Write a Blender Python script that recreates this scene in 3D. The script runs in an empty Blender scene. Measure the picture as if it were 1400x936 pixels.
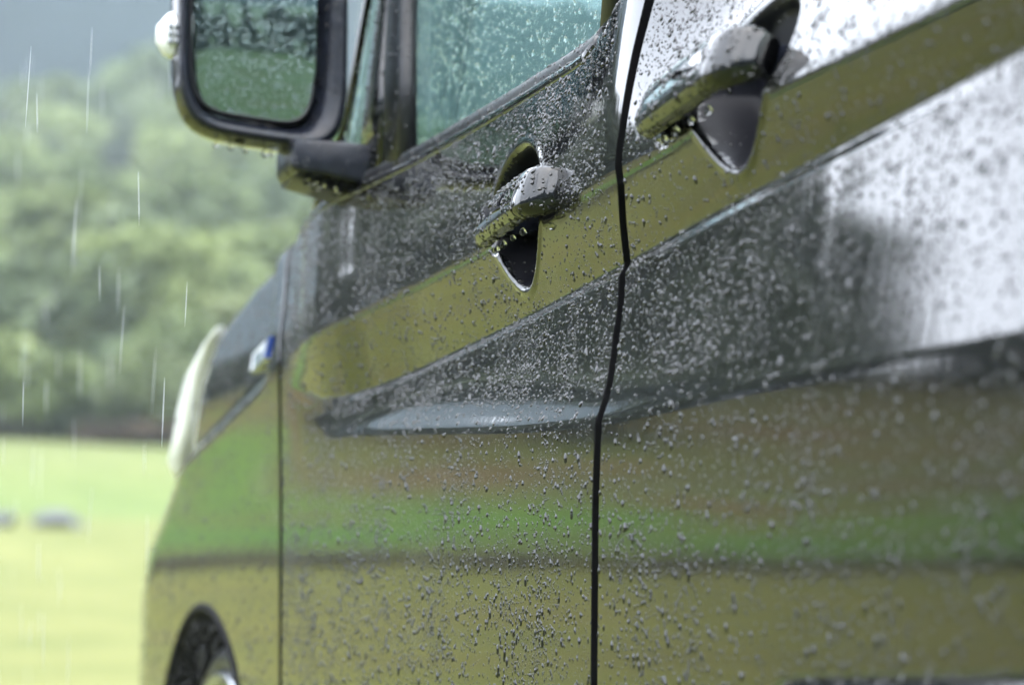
import bpy, bmesh, math, random
import numpy as np
from mathutils import Vector, Matrix

R = math.radians
rng = np.random.default_rng(11)
random.seed(5)
SC = bpy.context.scene
COL = SC.collection

# ------------------------------------------------------------------ camera
HC = 0.61
F_PX, W_PX = 3900.0, 1400.0
cam_data = bpy.data.cameras.new('camera')
cam = bpy.data.objects.new('camera', cam_data)
COL.objects.link(cam)
cam_data.sensor_width = 36.0
cam_data.lens = F_PX / W_PX * 36.0
cam_data.clip_start = 0.02
cam_data.clip_end = 6000
cam.location = (0, 0, HC)
cam.rotation_euler = (R(90 + 6.756), 0, R(-16.32))
cam_data.dof.use_dof = True
cam_data.dof.focus_distance = 2.16
cam_data.dof.aperture_fstop = 5.8
cam_data.dof.aperture_blades = 9
SC.camera = cam

# ------------------------------------------------------------------ world, sun, exposure
SUN_EL, SUN_AZ = 58.0, 200.0     # overcast: very soft light from high above and behind
world = bpy.data.worlds.new('World')
SC.world = world
world.use_nodes = True
nt = world.node_tree
nt.nodes.clear()
sky = nt.nodes.new('ShaderNodeTexSky')
sky.sky_type = 'NISHITA'
sky.sun_disc = False
sky.sun_elevation = R(SUN_EL)
sky.sun_rotation = R(SUN_AZ)
sky.air_density = 1.0
sky.dust_density = 4.0
mixw = nt.nodes.new('ShaderNodeMix')
mixw.data_type = 'RGBA'
mixw.inputs[0].default_value = 0.85
cloud = nt.nodes.new('ShaderNodeTexNoise')
cloud.inputs['Scale'].default_value = 2.2
cloud.inputs['Detail'].default_value = 4
ramp = nt.nodes.new('ShaderNodeValToRGB')
ramp.color_ramp.elements[0].position = 0.25
ramp.color_ramp.elements[0].color = (8.6, 9.2, 10.4, 1)
ramp.color_ramp.elements[1].position = 0.75
ramp.color_ramp.elements[1].color = (10.6, 11.0, 12.0, 1)
tcw = nt.nodes.new('ShaderNodeTexCoord')
bg = nt.nodes.new('ShaderNodeBackground')
bg.inputs['Strength'].default_value = 0.10
outw = nt.nodes.new('ShaderNodeOutputWorld')
nt.links.new(tcw.outputs['Generated'], cloud.inputs['Vector'])
nt.links.new(cloud.outputs['Fac'], ramp.inputs['Fac'])
nt.links.new(sky.outputs['Color'], mixw.inputs[6])
nt.links.new(ramp.outputs['Color'], mixw.inputs[7])
nt.links.new(mixw.outputs[2], bg.inputs['Color'])
nt.links.new(bg.outputs[0], outw.inputs['Surface'])

sun_d = bpy.data.lights.new('sun', 'SUN')
sun_d.energy = 0.6
sun_d.angle = R(80)
sun_d.color = (1.0, 0.97, 0.93)
sun = bpy.data.objects.new('sun', sun_d)
COL.objects.link(sun)
sun.rotation_euler = (R(90 - SUN_EL), 0, R(180 - SUN_AZ))

SC.view_settings.view_transform = 'Standard'
SC.view_settings.look = 'None'
SC.view_settings.exposure = 2.38
SC.view_settings.gamma = 1.0
SC.view_settings.use_curve_mapping = False
SC.cycles.max_bounces = 14
SC.cycles.transmission_bounces = 12
SC.cycles.glossy_bounces = 6
SC.cycles.diffuse_bounces = 3
SC.cycles.volume_bounces = 2
SC.cycles.transparent_max_bounces = 8
SC.cycles.caustics_reflective = True
SC.cycles.caustics_refractive = True


# ------------------------------------------------------------------ material helpers
def new_mat(name):
    m = bpy.data.materials.new(name)
    m.use_nodes = True
    return m, m.node_tree, m.node_tree.nodes['Principled BSDF']


def simple(name, col, rough=0.5, spec=0.5, metal=0.0, coat=0.0, noise=0.0, nscale=40.0, bump=0.0, trans=0.0, ior=None):
    m, t, p = new_mat(name)
    p.inputs['Base Color'].default_value = (*col, 1)
    p.inputs['Roughness'].default_value = rough
    p.inputs['Specular IOR Level'].default_value = spec
    p.inputs['Metallic'].default_value = metal
    p.inputs['Coat Weight'].default_value = coat
    p.inputs['Coat Roughness'].default_value = 0.02
    p.inputs['Transmission Weight'].default_value = trans
    if ior:
        p.inputs['IOR'].default_value = ior
    if noise or bump:
        tc = t.nodes.new('ShaderNodeTexCoord')
        n = t.nodes.new('ShaderNodeTexNoise')
        n.inputs['Scale'].default_value = nscale
        n.inputs['Detail'].default_value = 5
        t.links.new(tc.outputs['Object'], n.inputs['Vector'])
        if noise:
            r = t.nodes.new('ShaderNodeValToRGB')
            r.color_ramp.elements[0].position = 0.3
            r.color_ramp.elements[1].position = 0.7
            r.color_ramp.elements[0].color = tuple(c * (1 - noise) for c in col) + (1,)
            r.color_ramp.elements[1].color = tuple(min(1, c * (1 + noise)) for c in col) + (1,)
            t.links.new(n.outputs['Fac'], r.inputs['Fac'])
            t.links.new(r.outputs['Color'], p.inputs['Base Color'])
        if bump:
            b = t.nodes.new('ShaderNodeBump')
            b.inputs['Strength'].default_value = bump
            b.inputs['Distance'].default_value = 0.002
            t.links.new(n.outputs['Fac'], b.inputs['Height'])
            t.links.new(b.outputs['Normal'], p.inputs['Normal'])
    return m


def paint_material():
    """black car paint under clear coat, wet: the water film runs down in fine vertical streaks"""
    m, t, p = new_mat('wet_black_paint')
    p.inputs['Base Color'].default_value = (0.002, 0.0021, 0.0023, 1)
    p.inputs['Roughness'].default_value = 0.05
    p.inputs['Specular IOR Level'].default_value = 0.25
    p.inputs['Coat Weight'].default_value = 1.0
    p.inputs['Coat Roughness'].default_value = 0.012
    p.inputs['Coat IOR'].default_value = 1.46
    tc = t.nodes.new('ShaderNodeTexCoord')
    mp = t.nodes.new('ShaderNodeMapping')
    mp.inputs['Scale'].default_value = (1.0, 95.0, 4.5)
    n1 = t.nodes.new('ShaderNodeTexNoise')
    n1.inputs['Scale'].default_value = 1.6
    n1.inputs['Detail'].default_value = 4
    n1.inputs['Roughness'].default_value = 0.6
    n1.inputs['Distortion'].default_value = 0.5
    n2 = t.nodes.new('ShaderNodeTexNoise')
    n2.inputs['Scale'].default_value = 420
    n2.inputs['Detail'].default_value = 2
    ad = t.nodes.new('ShaderNodeMath')
    ad.operation = 'MULTIPLY_ADD'
    ad.inputs[1].default_value = 0.04
    bp = t.nodes.new('ShaderNodeBump')
    bp.inputs['Strength'].default_value = 1.0
    bp.inputs['Distance'].default_value = 0.00005
    t.links.new(tc.outputs['Object'], mp.inputs['Vector'])
    t.links.new(mp.outputs['Vector'], n1.inputs['Vector'])
    t.links.new(tc.outputs['Object'], n2.inputs['Vector'])
    t.links.new(n2.outputs['Fac'], ad.inputs[0])
    t.links.new(n1.outputs['Fac'], ad.inputs[2])
    t.links.new(ad.outputs[0], bp.inputs['Height'])
    t.links.new(bp.outputs['Normal'], p.inputs['Coat Normal'])
    t.links.new(bp.outputs['Normal'], p.inputs['Normal'])
    return m


def glass(name, col, ior, rough=0.0):
    m = bpy.data.materials.new(name)
    m.use_nodes = True
    t = m.node_tree
    t.nodes.clear()
    g = t.nodes.new('ShaderNodeBsdfGlass')
    g.inputs['Color'].default_value = (*col, 1)
    g.inputs['IOR'].default_value = ior
    g.inputs['Roughness'].default_value = rough
    o = t.nodes.new('ShaderNodeOutputMaterial')
    t.links.new(g.outputs[0], o.inputs['Surface'])
    return m


M = {}
M['paint'] = paint_material()
M['water'] = glass('rain_water', (1, 1, 1), 1.333)
M['bead'] = simple('rain_bead_on_black_paint', (0.004, 0.004, 0.005), 0.0, ior=1.62)
M['thread'] = simple('rain_thread', (0.85, 0.88, 0.92), 0.3, trans=0.4, ior=1.333)
M['tint'] = glass('teal_window_glass', (0.86, 0.94, 0.92), 1.5, 0.02)
M['mirror'] = simple('mirror_silver', (0.24, 0.32, 0.335), 0.03, metal=1.0)
M['rubber'] = simple('black_wet_rubber', (0.010, 0.011, 0.014), 0.32, spec=0.35, noise=0.3, nscale=60, bump=0.3)
M['plastic'] = simple('black_wet_plastic', (0.010, 0.012, 0.019), 0.24, spec=0.32, noise=0.3, nscale=90, bump=0.25)
M['cup'] = simple('black_handle_cup', (0.005, 0.0055, 0.009), 0.38, spec=0.12)  # shade put into the material: dull black keeps sky reflections out of the cup
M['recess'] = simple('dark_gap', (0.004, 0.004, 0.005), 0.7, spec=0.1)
M['chrome'] = simple('chrome', (0.8, 0.82, 0.85), 0.08, metal=1.0)
M['silver'] = simple('silver_badge_plate', (0.72, 0.75, 0.80), 0.35, spec=0.6, noise=0.12, nscale=200)
M['blue'] = simple('blue_badge_enamel', (0.005, 0.06, 0.5), 0.15, coat=1.0)
M['lens'] = simple('clear_lamp_lens', (0.93, 0.96, 0.93), 0.14, spec=0.6, coat=0.6, noise=0.06, nscale=70)
M['lens_inner'] = simple('clear_lamp_inner', (0.80, 0.84, 0.80), 0.3, metal=0.6)
M['tyre'] = simple('wet_tyre', (0.02, 0.021, 0.024), 0.3, spec=0.5, noise=0.3, nscale=30, bump=0.4)
M['rim'] = simple('alloy_rim', (0.6, 0.62, 0.66), 0.22, metal=1.0)
M['cabin'] = simple('dark_cabin_trim', (0.03, 0.03, 0.033), 0.7, noise=0.2)
M['fabric'] = simple('seat_fabric', (0.05, 0.05, 0.055), 0.9, noise=0.3, nscale=120, bump=0.3)
M['metal'] = simple('wiper_metal', (0.03, 0.03, 0.03), 0.35)
M['trunk'] = simple('bark', (0.06, 0.045, 0.035), 0.9, noise=0.4, nscale=9, bump=0.5)
M['rock'] = simple('grey_rock', (0.10, 0.105, 0.11), 0.75, noise=0.45, nscale=6, bump=0.5)
M['stone'] = simple('dark_wet_stone', (0.024, 0.018, 0.015), 0.8, spec=0.15, noise=0.45, nscale=6, bump=0.5)
M['wood'] = simple('weathered_pole_wood', (0.10, 0.08, 0.06), 0.85, noise=0.3, nscale=10)


def leaf_material(name, dark, light):
    m, t, p = new_mat(name)
    p.inputs['Roughness'].default_value = 0.55
    p.inputs['Specular IOR Level'].default_value = 0.3
    oi = t.nodes.new('ShaderNodeObjectInfo')
    tc = t.nodes.new('ShaderNodeTexCoord')
    n = t.nodes.new('ShaderNodeTexNoise')
    n.inputs['Scale'].default_value = 1.3
    n.inputs['Detail'].default_value = 4
    a = t.nodes.new('ShaderNodeMath')
    a.operation = 'MULTIPLY_ADD'
    a.inputs[1].default_value = 0.5
    a2 = t.nodes.new('ShaderNodeMath')
    a2.operation = 'SUBTRACT'
    a2.inputs[1].default_value = 0.25
    r = t.nodes.new('ShaderNodeValToRGB')
    r.color_ramp.elements[0].position = 0.25
    r.color_ramp.elements[0].color = (*dark, 1)
    r.color_ramp.elements[1].position = 0.75
    r.color_ramp.elements[1].color = (*light, 1)
    t.links.new(tc.outputs['Object'], n.inputs['Vector'])
    t.links.new(oi.outputs['Random'], a.inputs[0])
    t.links.new(n.outputs['Fac'], a.inputs[2])
    t.links.new(a.outputs[0], a2.inputs[0])
    t.links.new(a2.outputs[0], r.inputs['Fac'])
    t.links.new(r.outputs['Color'], p.inputs['Base Color'])
    return m


M['leaf_pale'] = leaf_material('pale_leaves', (0.095, 0.135, 0.045), (0.23, 0.28, 0.095))
M['leaf_brown'] = leaf_material('brown_bracken_leaves', (0.070, 0.045, 0.030), (0.16, 0.10, 0.065))
M['leaf_dark'] = leaf_material('dark_leaves', (0.020, 0.030, 0.018), (0.055, 0.070, 0.035))
M['leaf_mid'] = leaf_material('mid_leaves', (0.065, 0.095, 0.038), (0.16, 0.19, 0.070))


# ------------------------------------------------------------------ object helpers
def mesh_obj(name, verts, faces, mat, parent=None, smooth=True, recalc=None, **props):
    recalc = (not isinstance(faces, np.ndarray)) if recalc is None else recalc
    me = bpy.data.meshes.new(name)
    verts = np.asarray(verts, dtype=np.float64)
    if isinstance(faces, np.ndarray):
        faces = faces.tolist()
    me.from_pydata(verts.tolist(), [], faces)
    me.update()
    if recalc:
        bm = bmesh.new()
        bm.from_mesh(me)
        bmesh.ops.recalc_face_normals(bm, faces=bm.faces)
        bm.to_mesh(me)
        bm.free()
    if smooth:
        me.polygons.foreach_set('use_smooth', np.ones(len(me.polygons), dtype=bool))
    if mat:
        me.materials.append(mat)
    o = bpy.data.objects.new(name, me)
    COL.objects.link(o)
    if parent:
        o.parent = parent
        if parent.parent is None:        # parts are built in world coordinates
            o.matrix_parent_inverse = Matrix.Translation(-parent.location)
    for k, v in props.items():
        o[k] = v
    return o


def empty(name, loc, **props):
    o = bpy.data.objects.new(name, None)
    COL.objects.link(o)
    o.location = loc
    o.empty_display_size = 0.2
    for k, v in props.items():
        o[k] = v
    return o


def grid_faces(ni, nj, keep=None, flip=False):
    i, j = np.meshgrid(np.arange(ni - 1), np.arange(nj - 1), indexing='ij')
    a = (i * nj + j)
    f = np.stack([a, a + nj, a + nj + 1, a + 1], -1)
    if flip:
        f = f[..., ::-1]
    if keep is not None:
        f = f[keep]
    return f.reshape(-1, 4)


def loft(rings, closed=True, caps=True):
    """rings: (n, m, 3)"""
    rings = np.asarray(rings, float)
    n, m, _ = rings.shape
    v = rings.reshape(-1, 3)
    f = []
    for i in range(n - 1):
        for j in range(m if closed else m - 1):
            k = (j + 1) % m
            f.append((i * m + j, i * m + k, (i + 1) * m + k, (i + 1) * m + j))
    if caps and closed:
        f.append(tuple(range(m))[::-1])
        f.append(tuple((n - 1) * m + j for j in range(m)))
    return v, f


def superring(a, b, e, m=24):
    t = np.linspace(0, 2 * np.pi, m, endpoint=False)
    c, s = np.cos(t), np.sin(t)
    return np.stack([a * np.sign(c) * np.abs(c) ** (2 / e), b * np.sign(s) * np.abs(s) ** (2 / e)], -1)


def box_mesh(x0, x1, y0, y1, z0, z1, bev=0.004, seg=2):
    bm = bmesh.new()
    bmesh.ops.create_cube(bm, size=1)
    for v in bm.verts:
        v.co = Vector(((x0 + x1) / 2 + v.co.x * (x1 - x0), (y0 + y1) / 2 + v.co.y * (y1 - y0), (z0 + z1) / 2 + v.co.z * (z1 - z0)))
    if bev:
        bmesh.ops.bevel(bm, geom=list(bm.edges), offset=bev, segments=seg, affect='EDGES', profile=0.5)
    v = [tuple(q.co) for q in bm.verts]
    bm.verts.index_update()
    f = [[q.index for q in fc.verts] for fc in bm.faces]
    bm.free()
    return v, f


def join(*parts):
    V, Fc, n = [], [], 0
    for v, f in parts:
        V.extend([tuple(q) for q in v])
        Fc.extend([tuple(int(i) + n for i in q) for q in f])
        n += len(v)
    return V, Fc


def sm(a, b, x):
    t = np.clip((np.asarray(x, float) - a) / (b - a), 0, 1)
    return t * t * (3 - 2 * t)


# ------------------------------------------------------------------ terrain
def terrain(x, y):
    x = np.asarray(x, float)
    y = np.asarray(y, float)
    ya = [-400, -160, -60, -25, -8, 6, 12, 20, 30, 45, 60, 75, 130, 220, 600, 1200]
    za = [60, 26, 5.0, 1.1, 0, 0, 0.55, 1.25, 2.22, 3.9, 5.66, 8.2, 20.0, 41, 80, 110]
    yl = [-400, -160, -60, -25, -8, 6, 12, 20, 30, 37, 47, 60, 75, 130, 220, 600, 1200]
    zl = [60, 26, 5.0, 1.1, 0, 0, 0.5, 1.05, 1.80, 2.75, 4.95, 7.4, 9.4, 13, 17, 25, 40]
    k = sm(-.06, .05, x / np.maximum(np.abs(y), 10))
    z = np.interp(y, ya, za) * k + np.interp(y, yl, zl) * (1 - k)
    und = 0.10 * np.sin(x * 0.23 + 1.3) * np.sin(y * 0.19) + 0.04 * np.sin(x * 0.7 + y * 0.4)
    return z + und * sm(8, 30, np.abs(y) + np.abs(x) * 0.4)


def build_ground():
    ax = np.concatenate([-np.geomspace(275, 8, 40), np.linspace(-7.5, 7.5, 31), np.geomspace(8, 275, 40)])
    ay = np.concatenate([np.linspace(-275, -70, 12), np.linspace(-60, 90, 120), np.geomspace(93, 275, 24)])
    X, Y = np.meshgrid(ax, ay, indexing='ij')
    Z = terrain(X, Y)
    v = np.stack([X, Y, Z], -1).reshape(-1, 3)
    m, t, p = new_mat('meadow_grass')
    p.inputs['Roughness'].default_value = 0.8
    p.inputs['Specular IOR Level'].default_value = 0.15
    tc = t.nodes.new('ShaderNodeTexCoord')
    sep = t.nodes.new('ShaderNodeSeparateXYZ')
    t.links.new(tc.outputs['Object'], sep.inputs[0])
    # along-slope colour: straw-green near, fresh green beyond the stones, brown earth and bracken at the foot of the trees
    n0 = t.nodes.new('ShaderNodeTexNoise')
    n0.inputs['Scale'].default_value = 0.16
    n0.inputs['Detail'].default_value = 5
    t.links.new(tc.outputs['Object'], n0.inputs['Vector'])
    ma = t.nodes.new('ShaderNodeMath')
    ma.operation = 'MULTIPLY_ADD'
    ma.inputs[1].default_value = 5.0
    t.links.new(n0.outputs['Fac'], ma.inputs[0])
    t.links.new(sep.outputs['Y'], ma.inputs[2])
    mr = t.nodes.new('ShaderNodeMapRange')
    mr.inputs['From Min'].default_value = 0.0
    mr.inputs['From Max'].default_value = 100.0
    t.links.new(ma.outputs[0], mr.inputs['Value'])
    def bands(stops):
        q = t.nodes.new('ShaderNodeValToRGB')
        e = q.color_ramp.elements
        e[0].position, e[0].color = stops[0][0], (*stops[0][1], 1)
        e[1].position, e[1].color = stops[-1][0], (*stops[-1][1], 1)
        for pos, c in stops[1:-1]:
            k = e.new(pos)
            k.color = (*c, 1)
        t.links.new(mr.outputs[0], q.inputs['Fac'])
        return q
    right = bands(((0, (.05, .085, .022)), (.06, (.145, .162, .052)), (.22, (.163, .178, .058)), (.34, (.165, .185, .062)), (.36, (.13, .18, .055)), (.45, (.155, .19, .060)), (.60, (.150, .18, .062)), (.63, (.11, .12, .05)), (.655, (.09, .066, .048)), (.74, (.09, .10, .04)), (1, (.07, .09, .035))))
    left = bands(((0, (.05, .085, .022)), (.06, (.098, .110, .012)), (.22, (.112, .116, .013)), (.337, (.102, .115, .012)), (.352, (.044, .105, .008)), (.40, (.062, .140, .010)), (.425, (.075, .115, .016)), (.44, (.085, .082, .026)), (.455, (.080, .095, .020)), (.49, (.080, .092, .020)), (.50, (.086, .072, .028)), (.515, (.080, .090, .020)), (.56, (.072, .080, .022)), (1, (.06, .075, .03))))
    mk = t.nodes.new('ShaderNodeMapRange')
    mk.inputs['From Min'].default_value = -2.0
    mk.inputs['From Max'].default_value = 1.2
    t.links.new(sep.outputs['X'], mk.inputs['Value'])
    rp = t.nodes.new('ShaderNodeMix')
    rp.data_type = 'RGBA'
    t.links.new(mk.outputs[0], rp.inputs[0])
    t.links.new(right.outputs['Color'], rp.inputs[7])
    # bracken and bare earth in patches drawn out across the slope on the outer side
    mp = t.nodes.new('ShaderNodeMapping')
    mp.inputs['Scale'].default_value = (0.16, 0.55, 0.0)
    t.links.new(tc.outputs['Object'], mp.inputs['Vector'])
    nb_ = t.nodes.new('ShaderNodeTexNoise')
    nb_.inputs['Scale'].default_value = 1.6
    nb_.inputs['Detail'].default_value = 6
    nb_.inputs['Roughness'].default_value = 0.62
    t.links.new(mp.outputs['Vector'], nb_.inputs['Vector'])
    far = t.nodes.new('ShaderNodeMapRange')
    far.inputs['From Min'].default_value = 34
    far.inputs['From Max'].default_value = 38
    t.links.new(sep.outputs['Y'], far.inputs['Value'])
    pr = t.nodes.new('ShaderNodeMapRange')
    pr.inputs['From Min'].default_value = 0.50
    pr.inputs['From Max'].default_value = 0.60
    t.links.new(nb_.outputs['Fac'], pr.inputs['Value'])
    fm = t.nodes.new('ShaderNodeMath')
    fm.operation = 'MULTIPLY'
    far.inputs['To Min'].default_value = 0.35
    t.links.new(far.outputs[0], fm.inputs[0])
    t.links.new(pr.outputs[0], fm.inputs[1])
    lm = t.nodes.new('ShaderNodeMix')
    lm.data_type = 'RGBA'
    lm.inputs[7].default_value = (.100, .062, .022, 1)
    t.links.new(fm.outputs[0], lm.inputs[0])
    t.links.new(left.outputs['Color'], lm.inputs[6])
    t.links.new(lm.outputs[2], rp.inputs[6])
    n1 = t.nodes.new('ShaderNodeTexNoise')
    n1.inputs['Scale'].default_value = 0.9
    n1.inputs['Detail'].default_value = 8
    n1.inputs['Roughness'].default_value = 0.65
    t.links.new(tc.outputs['Object'], n1.inputs['Vector'])
    r1 = t.nodes.new('ShaderNodeValToRGB')
    r1.color_ramp.elements[0].position = 0.3
    r1.color_ramp.elements[0].color = (0.66, 0.72, 0.62, 1)
    r1.color_ramp.elements[1].position = 0.72
    r1.color_ramp.elements[1].color = (1.22, 1.12, 1.15, 1)
    t.links.new(n1.outputs['Fac'], r1.inputs['Fac'])
    mx = t.nodes.new('ShaderNodeMix')
    mx.data_type = 'RGBA'
    mx.blend_type = 'MULTIPLY'
    mx.inputs[0].default_value = 1.0
    t.links.new(rp.outputs[2], mx.inputs[6])
    t.links.new(r1.outputs['Color'], mx.inputs[7])
    t.links.new(mx.outputs[2], p.inputs['Base Color'])
    b = t.nodes.new('ShaderNodeBump')
    b.inputs['Strength'].default_value = 0.6
    b.inputs['Distance'].default_value = 0.05
    t.links.new(n1.outputs['Fac'], b.inputs['Height'])
    t.links.new(b.outputs['Normal'], p.inputs['Normal'])
    mesh_obj('ground', v, grid_faces(len(ax), len(ay)), m, kind='structure')


def build_mountain():
    """far forested ridges all round, broken by a low gap on the van's outer side ahead"""
    az = np.linspace(-180, 180, 181)
    rr = np.array([172, 195, 225, 262])
    hf = np.array([0.12, 0.55, 0.86, 1.0])
    knots = [-180, -150, -120, -90, -60, -40, -27, -20.4, -18.9, -15, -8, 0, 8, 16, 30, 60, 90, 130, 180]
    elev = [15, 17, 15, 12, 9, 7, 6.5, 6.5, 20, 23, 19, 22, 27, 30, 30, 24, 18, 14, 15]
    V = []
    for i, a in enumerate(az):
        e0 = np.interp(a, knots, elev) + 0.9 * math.sin(a * 0.31) + 0.5 * math.sin(a * 0.83 + 1)
        for r, h in zip(rr, hf):
            e = R(e0) * h
            V.append((r * math.sin(R(a)), r * math.cos(R(a)), r * math.tan(e) + (3 * math.sin(a * 1.7 + r) if h > .2 else -8)))
    m = simple('mountain_forest', (0.024, 0.036, 0.042), 0.9, spec=0.1, noise=0.45, nscale=0.035)
    mesh_obj('mountain', V, grid_faces(len(az), len(rr), flip=True), m, kind='structure')


build_ground()
build_mountain()


# ------------------------------------------------------------------ trees
def make_crown(seed, kind):
    r = np.random.default_rng(seed)
    P, S = [], []
    if kind == 'conifer':
        n = 3400
        t = r.random(n) ** 0.75
        rad = (1 - t) * 0.25 + 0.015
        tier = 0.72 + 0.28 * np.sin(t * 58 + r.normal(0, .3, n))
        a = r.random(n) * 2 * np.pi
        q = np.sqrt(r.random(n)) * rad * tier * (1 + .25 * np.sin(a * 3 + seed))
        P = np.stack([q * np.cos(a), q * np.sin(a), 0.10 + t * 0.9 - q * 0.25], -1)
        S = 0.030 + 0.022 * r.random(n)
    else:
        nc = 26 if kind == 'broad' else 16
        n_per = 120
        for c in range(nc):
            if kind == 'broad':
                u = r.normal(size=3)
                u /= np.linalg.norm(u)
                ctr = u * np.array([0.30, 0.30, 0.27]) * r.uniform(.35, 1.0) + np.array([0, 0, 0.64])
                cr = r.uniform(.09, .17)
            else:
                ctr = np.array([r.uniform(-.36, .36), r.uniform(-.36, .36), r.uniform(.14, .62)])
                ctr[2] *= 1.1 - 1.1 * (ctr[0] ** 2 + ctr[1] ** 2)
                cr = r.uniform(.12, .24)
            d = r.normal(size=(n_per, 3))
            d /= np.linalg.norm(d, axis=1)[:, None]
            P.append(ctr + d * cr * (r.random((n_per, 1)) ** 0.4) * np.array([1, 1, .8]))
        P = np.concatenate(P)
        S = 0.028 + 0.024 * r.random(len(P))
    n = len(P)
    a = r.normal(size=(n, 3))
    a /= np.linalg.norm(a, axis=1)[:, None]
    b = np.cross(a, r.normal(size=(n, 3)))
    b /= np.linalg.norm(b, axis=1)[:, None]
    s = np.asarray(S)[:, None]
    v = np.stack([P - a * s, P + b * s * .55, P + a * s, P - b * s * .55], 1).reshape(-1, 3)
    v[:, 2] = np.maximum(v[:, 2], 0.01)
    return v, np.arange(n * 4).reshape(n, 4)


def make_trunk(seed, kind):
    r = np.random.default_rng(seed)
    parts = []

    def limb(p0, p1, r0, r1, m=7, bend=0.02):
        p0, p1 = np.array(p0, float), np.array(p1, float)
        rings = []
        d = p1 - p0
        d /= np.linalg.norm(d)
        u = np.cross(d, [0.3, 1, 0.2])
        u /= np.linalg.norm(u)
        w = np.cross(d, u)
        k = r.normal(0, bend, 3)
        for t in np.linspace(0, 1, 5):
            c = p0 + (p1 - p0) * t + k * math.sin(t * math.pi)
            rad = r0 + (r1 - r0) * t
            an = np.linspace(0, 2 * np.pi, m, endpoint=False)
            rings.append(c + rad * (np.cos(an)[:, None] * u + np.sin(an)[:, None] * w))
        parts.append(loft(rings))
    if kind == 'conifer':
        limb((0, 0, -.03), (0, 0, .97), .022, .003)
    elif kind == 'broad':
        limb((0, 0, -.03), (0.01, 0, .62), .032, .016)
        for i in range(6):
            a = i * 1.05 + r.random()
            limb((0, 0, .3 + .05 * i), (.22 * math.cos(a), .22 * math.sin(a), .55 + .06 * i), .014, .004)
    else:
        for i in range(5):
            a = i * 1.3
            limb((0.02 * math.cos(a), .02 * math.sin(a), -.03), (.25 * math.cos(a), .25 * math.sin(a), .5), .018, .004)
    return join(*parts)


PROTO = {}


def tree_proto(key, kind, seed, leaf):
    cv, cf = make_crown(seed, kind)
    tv, tf = make_trunk(seed + 50, kind)
    c = bpy.data.meshes.new('crown')
    c.from_pydata(cv.tolist(), [], cf.tolist())
    c.materials.append(M[leaf])
    k = bpy.data.meshes.new('trunk')
    k.from_pydata([tuple(q) for q in tv], [], tf)
    k.materials.append(M['trunk'])
    PROTO[key] = (c, k)


for s in range(3):
    tree_proto(f'bracken{s}', 'shrub', 63 + s, 'leaf_brown')
    tree_proto(f'shrub{s}', 'shrub', 3 + s, 'leaf_pale')
    tree_proto(f'shrubmid{s}', 'shrub', 13 + s, 'leaf_mid')
    tree_proto(f'broadpale{s}', 'broad', 23 + s, 'leaf_pale')
    tree_proto(f'broad{s}', 'broad', 33 + s, 'leaf_dark')
    tree_proto(f'conifer{s}', 'conifer', 43 + s, 'leaf_dark')


def plant(key, name, x, y, w, h, label, cat, group):
    t = empty(name, (x, y, float(terrain(x, y)) - 0.05 * h), label=label, category=cat)
    if group:
        t['group'] = group
    t.rotation_euler = (0, 0, random.random() * 6.28)
    t.scale = (w, w, h)
    for me, nm in zip(PROTO[key], ('crown', 'trunk')):
        o = bpy.data.objects.new(nm, me)
        COL.objects.link(o)
        o.parent = t
    return t


def ray_x(az, y):
    return y * math.tan(R(az))


# hillside seen directly: shrubs at its foot, trees above, azimuth to the right of straight ahead
for row, (y, n, lo, hi, a0, a1) in enumerate(((60, 9, 2.6, 4.2, 4.5, 14.5), (70, 8, 3.5, 5.5, 4, 15), (82, 8, 4.0, 6.5, 4, 15), (98, 8, 4, 6.5, 4, 15), (116, 8, 4.5, 6.5, 4, 15), (138, 7, 5, 7, 4, 15), (156, 7, 6, 8, 3.5, 15), (178, 9, 8, 11, 2.8, 11))):
    for i in range(n):
        az = a0 + (a1 - a0) * (i + .5 + random.uniform(-.35, .35)) / n
        yy = y + random.uniform(-3, 4)
        h = random.uniform(lo, hi)
        w = h * random.uniform(1.0, 1.45)
        v = random.randrange(3)
        if row == 0:
            k = ('shrub', 'shrubmid', 'shrub')[i % 3] + str(v)
            plant(k, 'shrub', ray_x(az, yy), yy, w, h * .85, 'low hazy green shrub at the top edge of the blurred meadow', 'shrub', 'shrubs along the meadow edge')
        elif row < 4:
            k = ('shrub', 'broadpale', 'shrubmid')[(i + row) % 3] + str(v)
            plant(k, 'leafy_tree', ray_x(az, yy), yy, w, h, 'pale green leafy tree on the blurred hillside', 'tree', 'trees on the hillside ahead')
        else:
            k = ('broadpale', 'shrubmid', 'broadpale')[(i + row) % 3] + str(v)
            plant(k, 'leafy_tree', ray_x(az, yy), yy, w, h, 'greyish tree high on the misty slope', 'tree', 'misty trees near the ridge')

for i in range(6):
    az = 7.8 + 3.6 * (i + .5) / 6 + random.uniform(-.2, .2)
    yy = random.uniform(56, 57.5)
    plant('bracken%d' % (i % 3), 'bracken', ray_x(az, yy), yy, random.uniform(1.4, 2.0), random.uniform(.5, .9), 'low brown bracken where the meadow meets the shrubs', 'shrub', 'brown bracken along the meadow edge')
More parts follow.
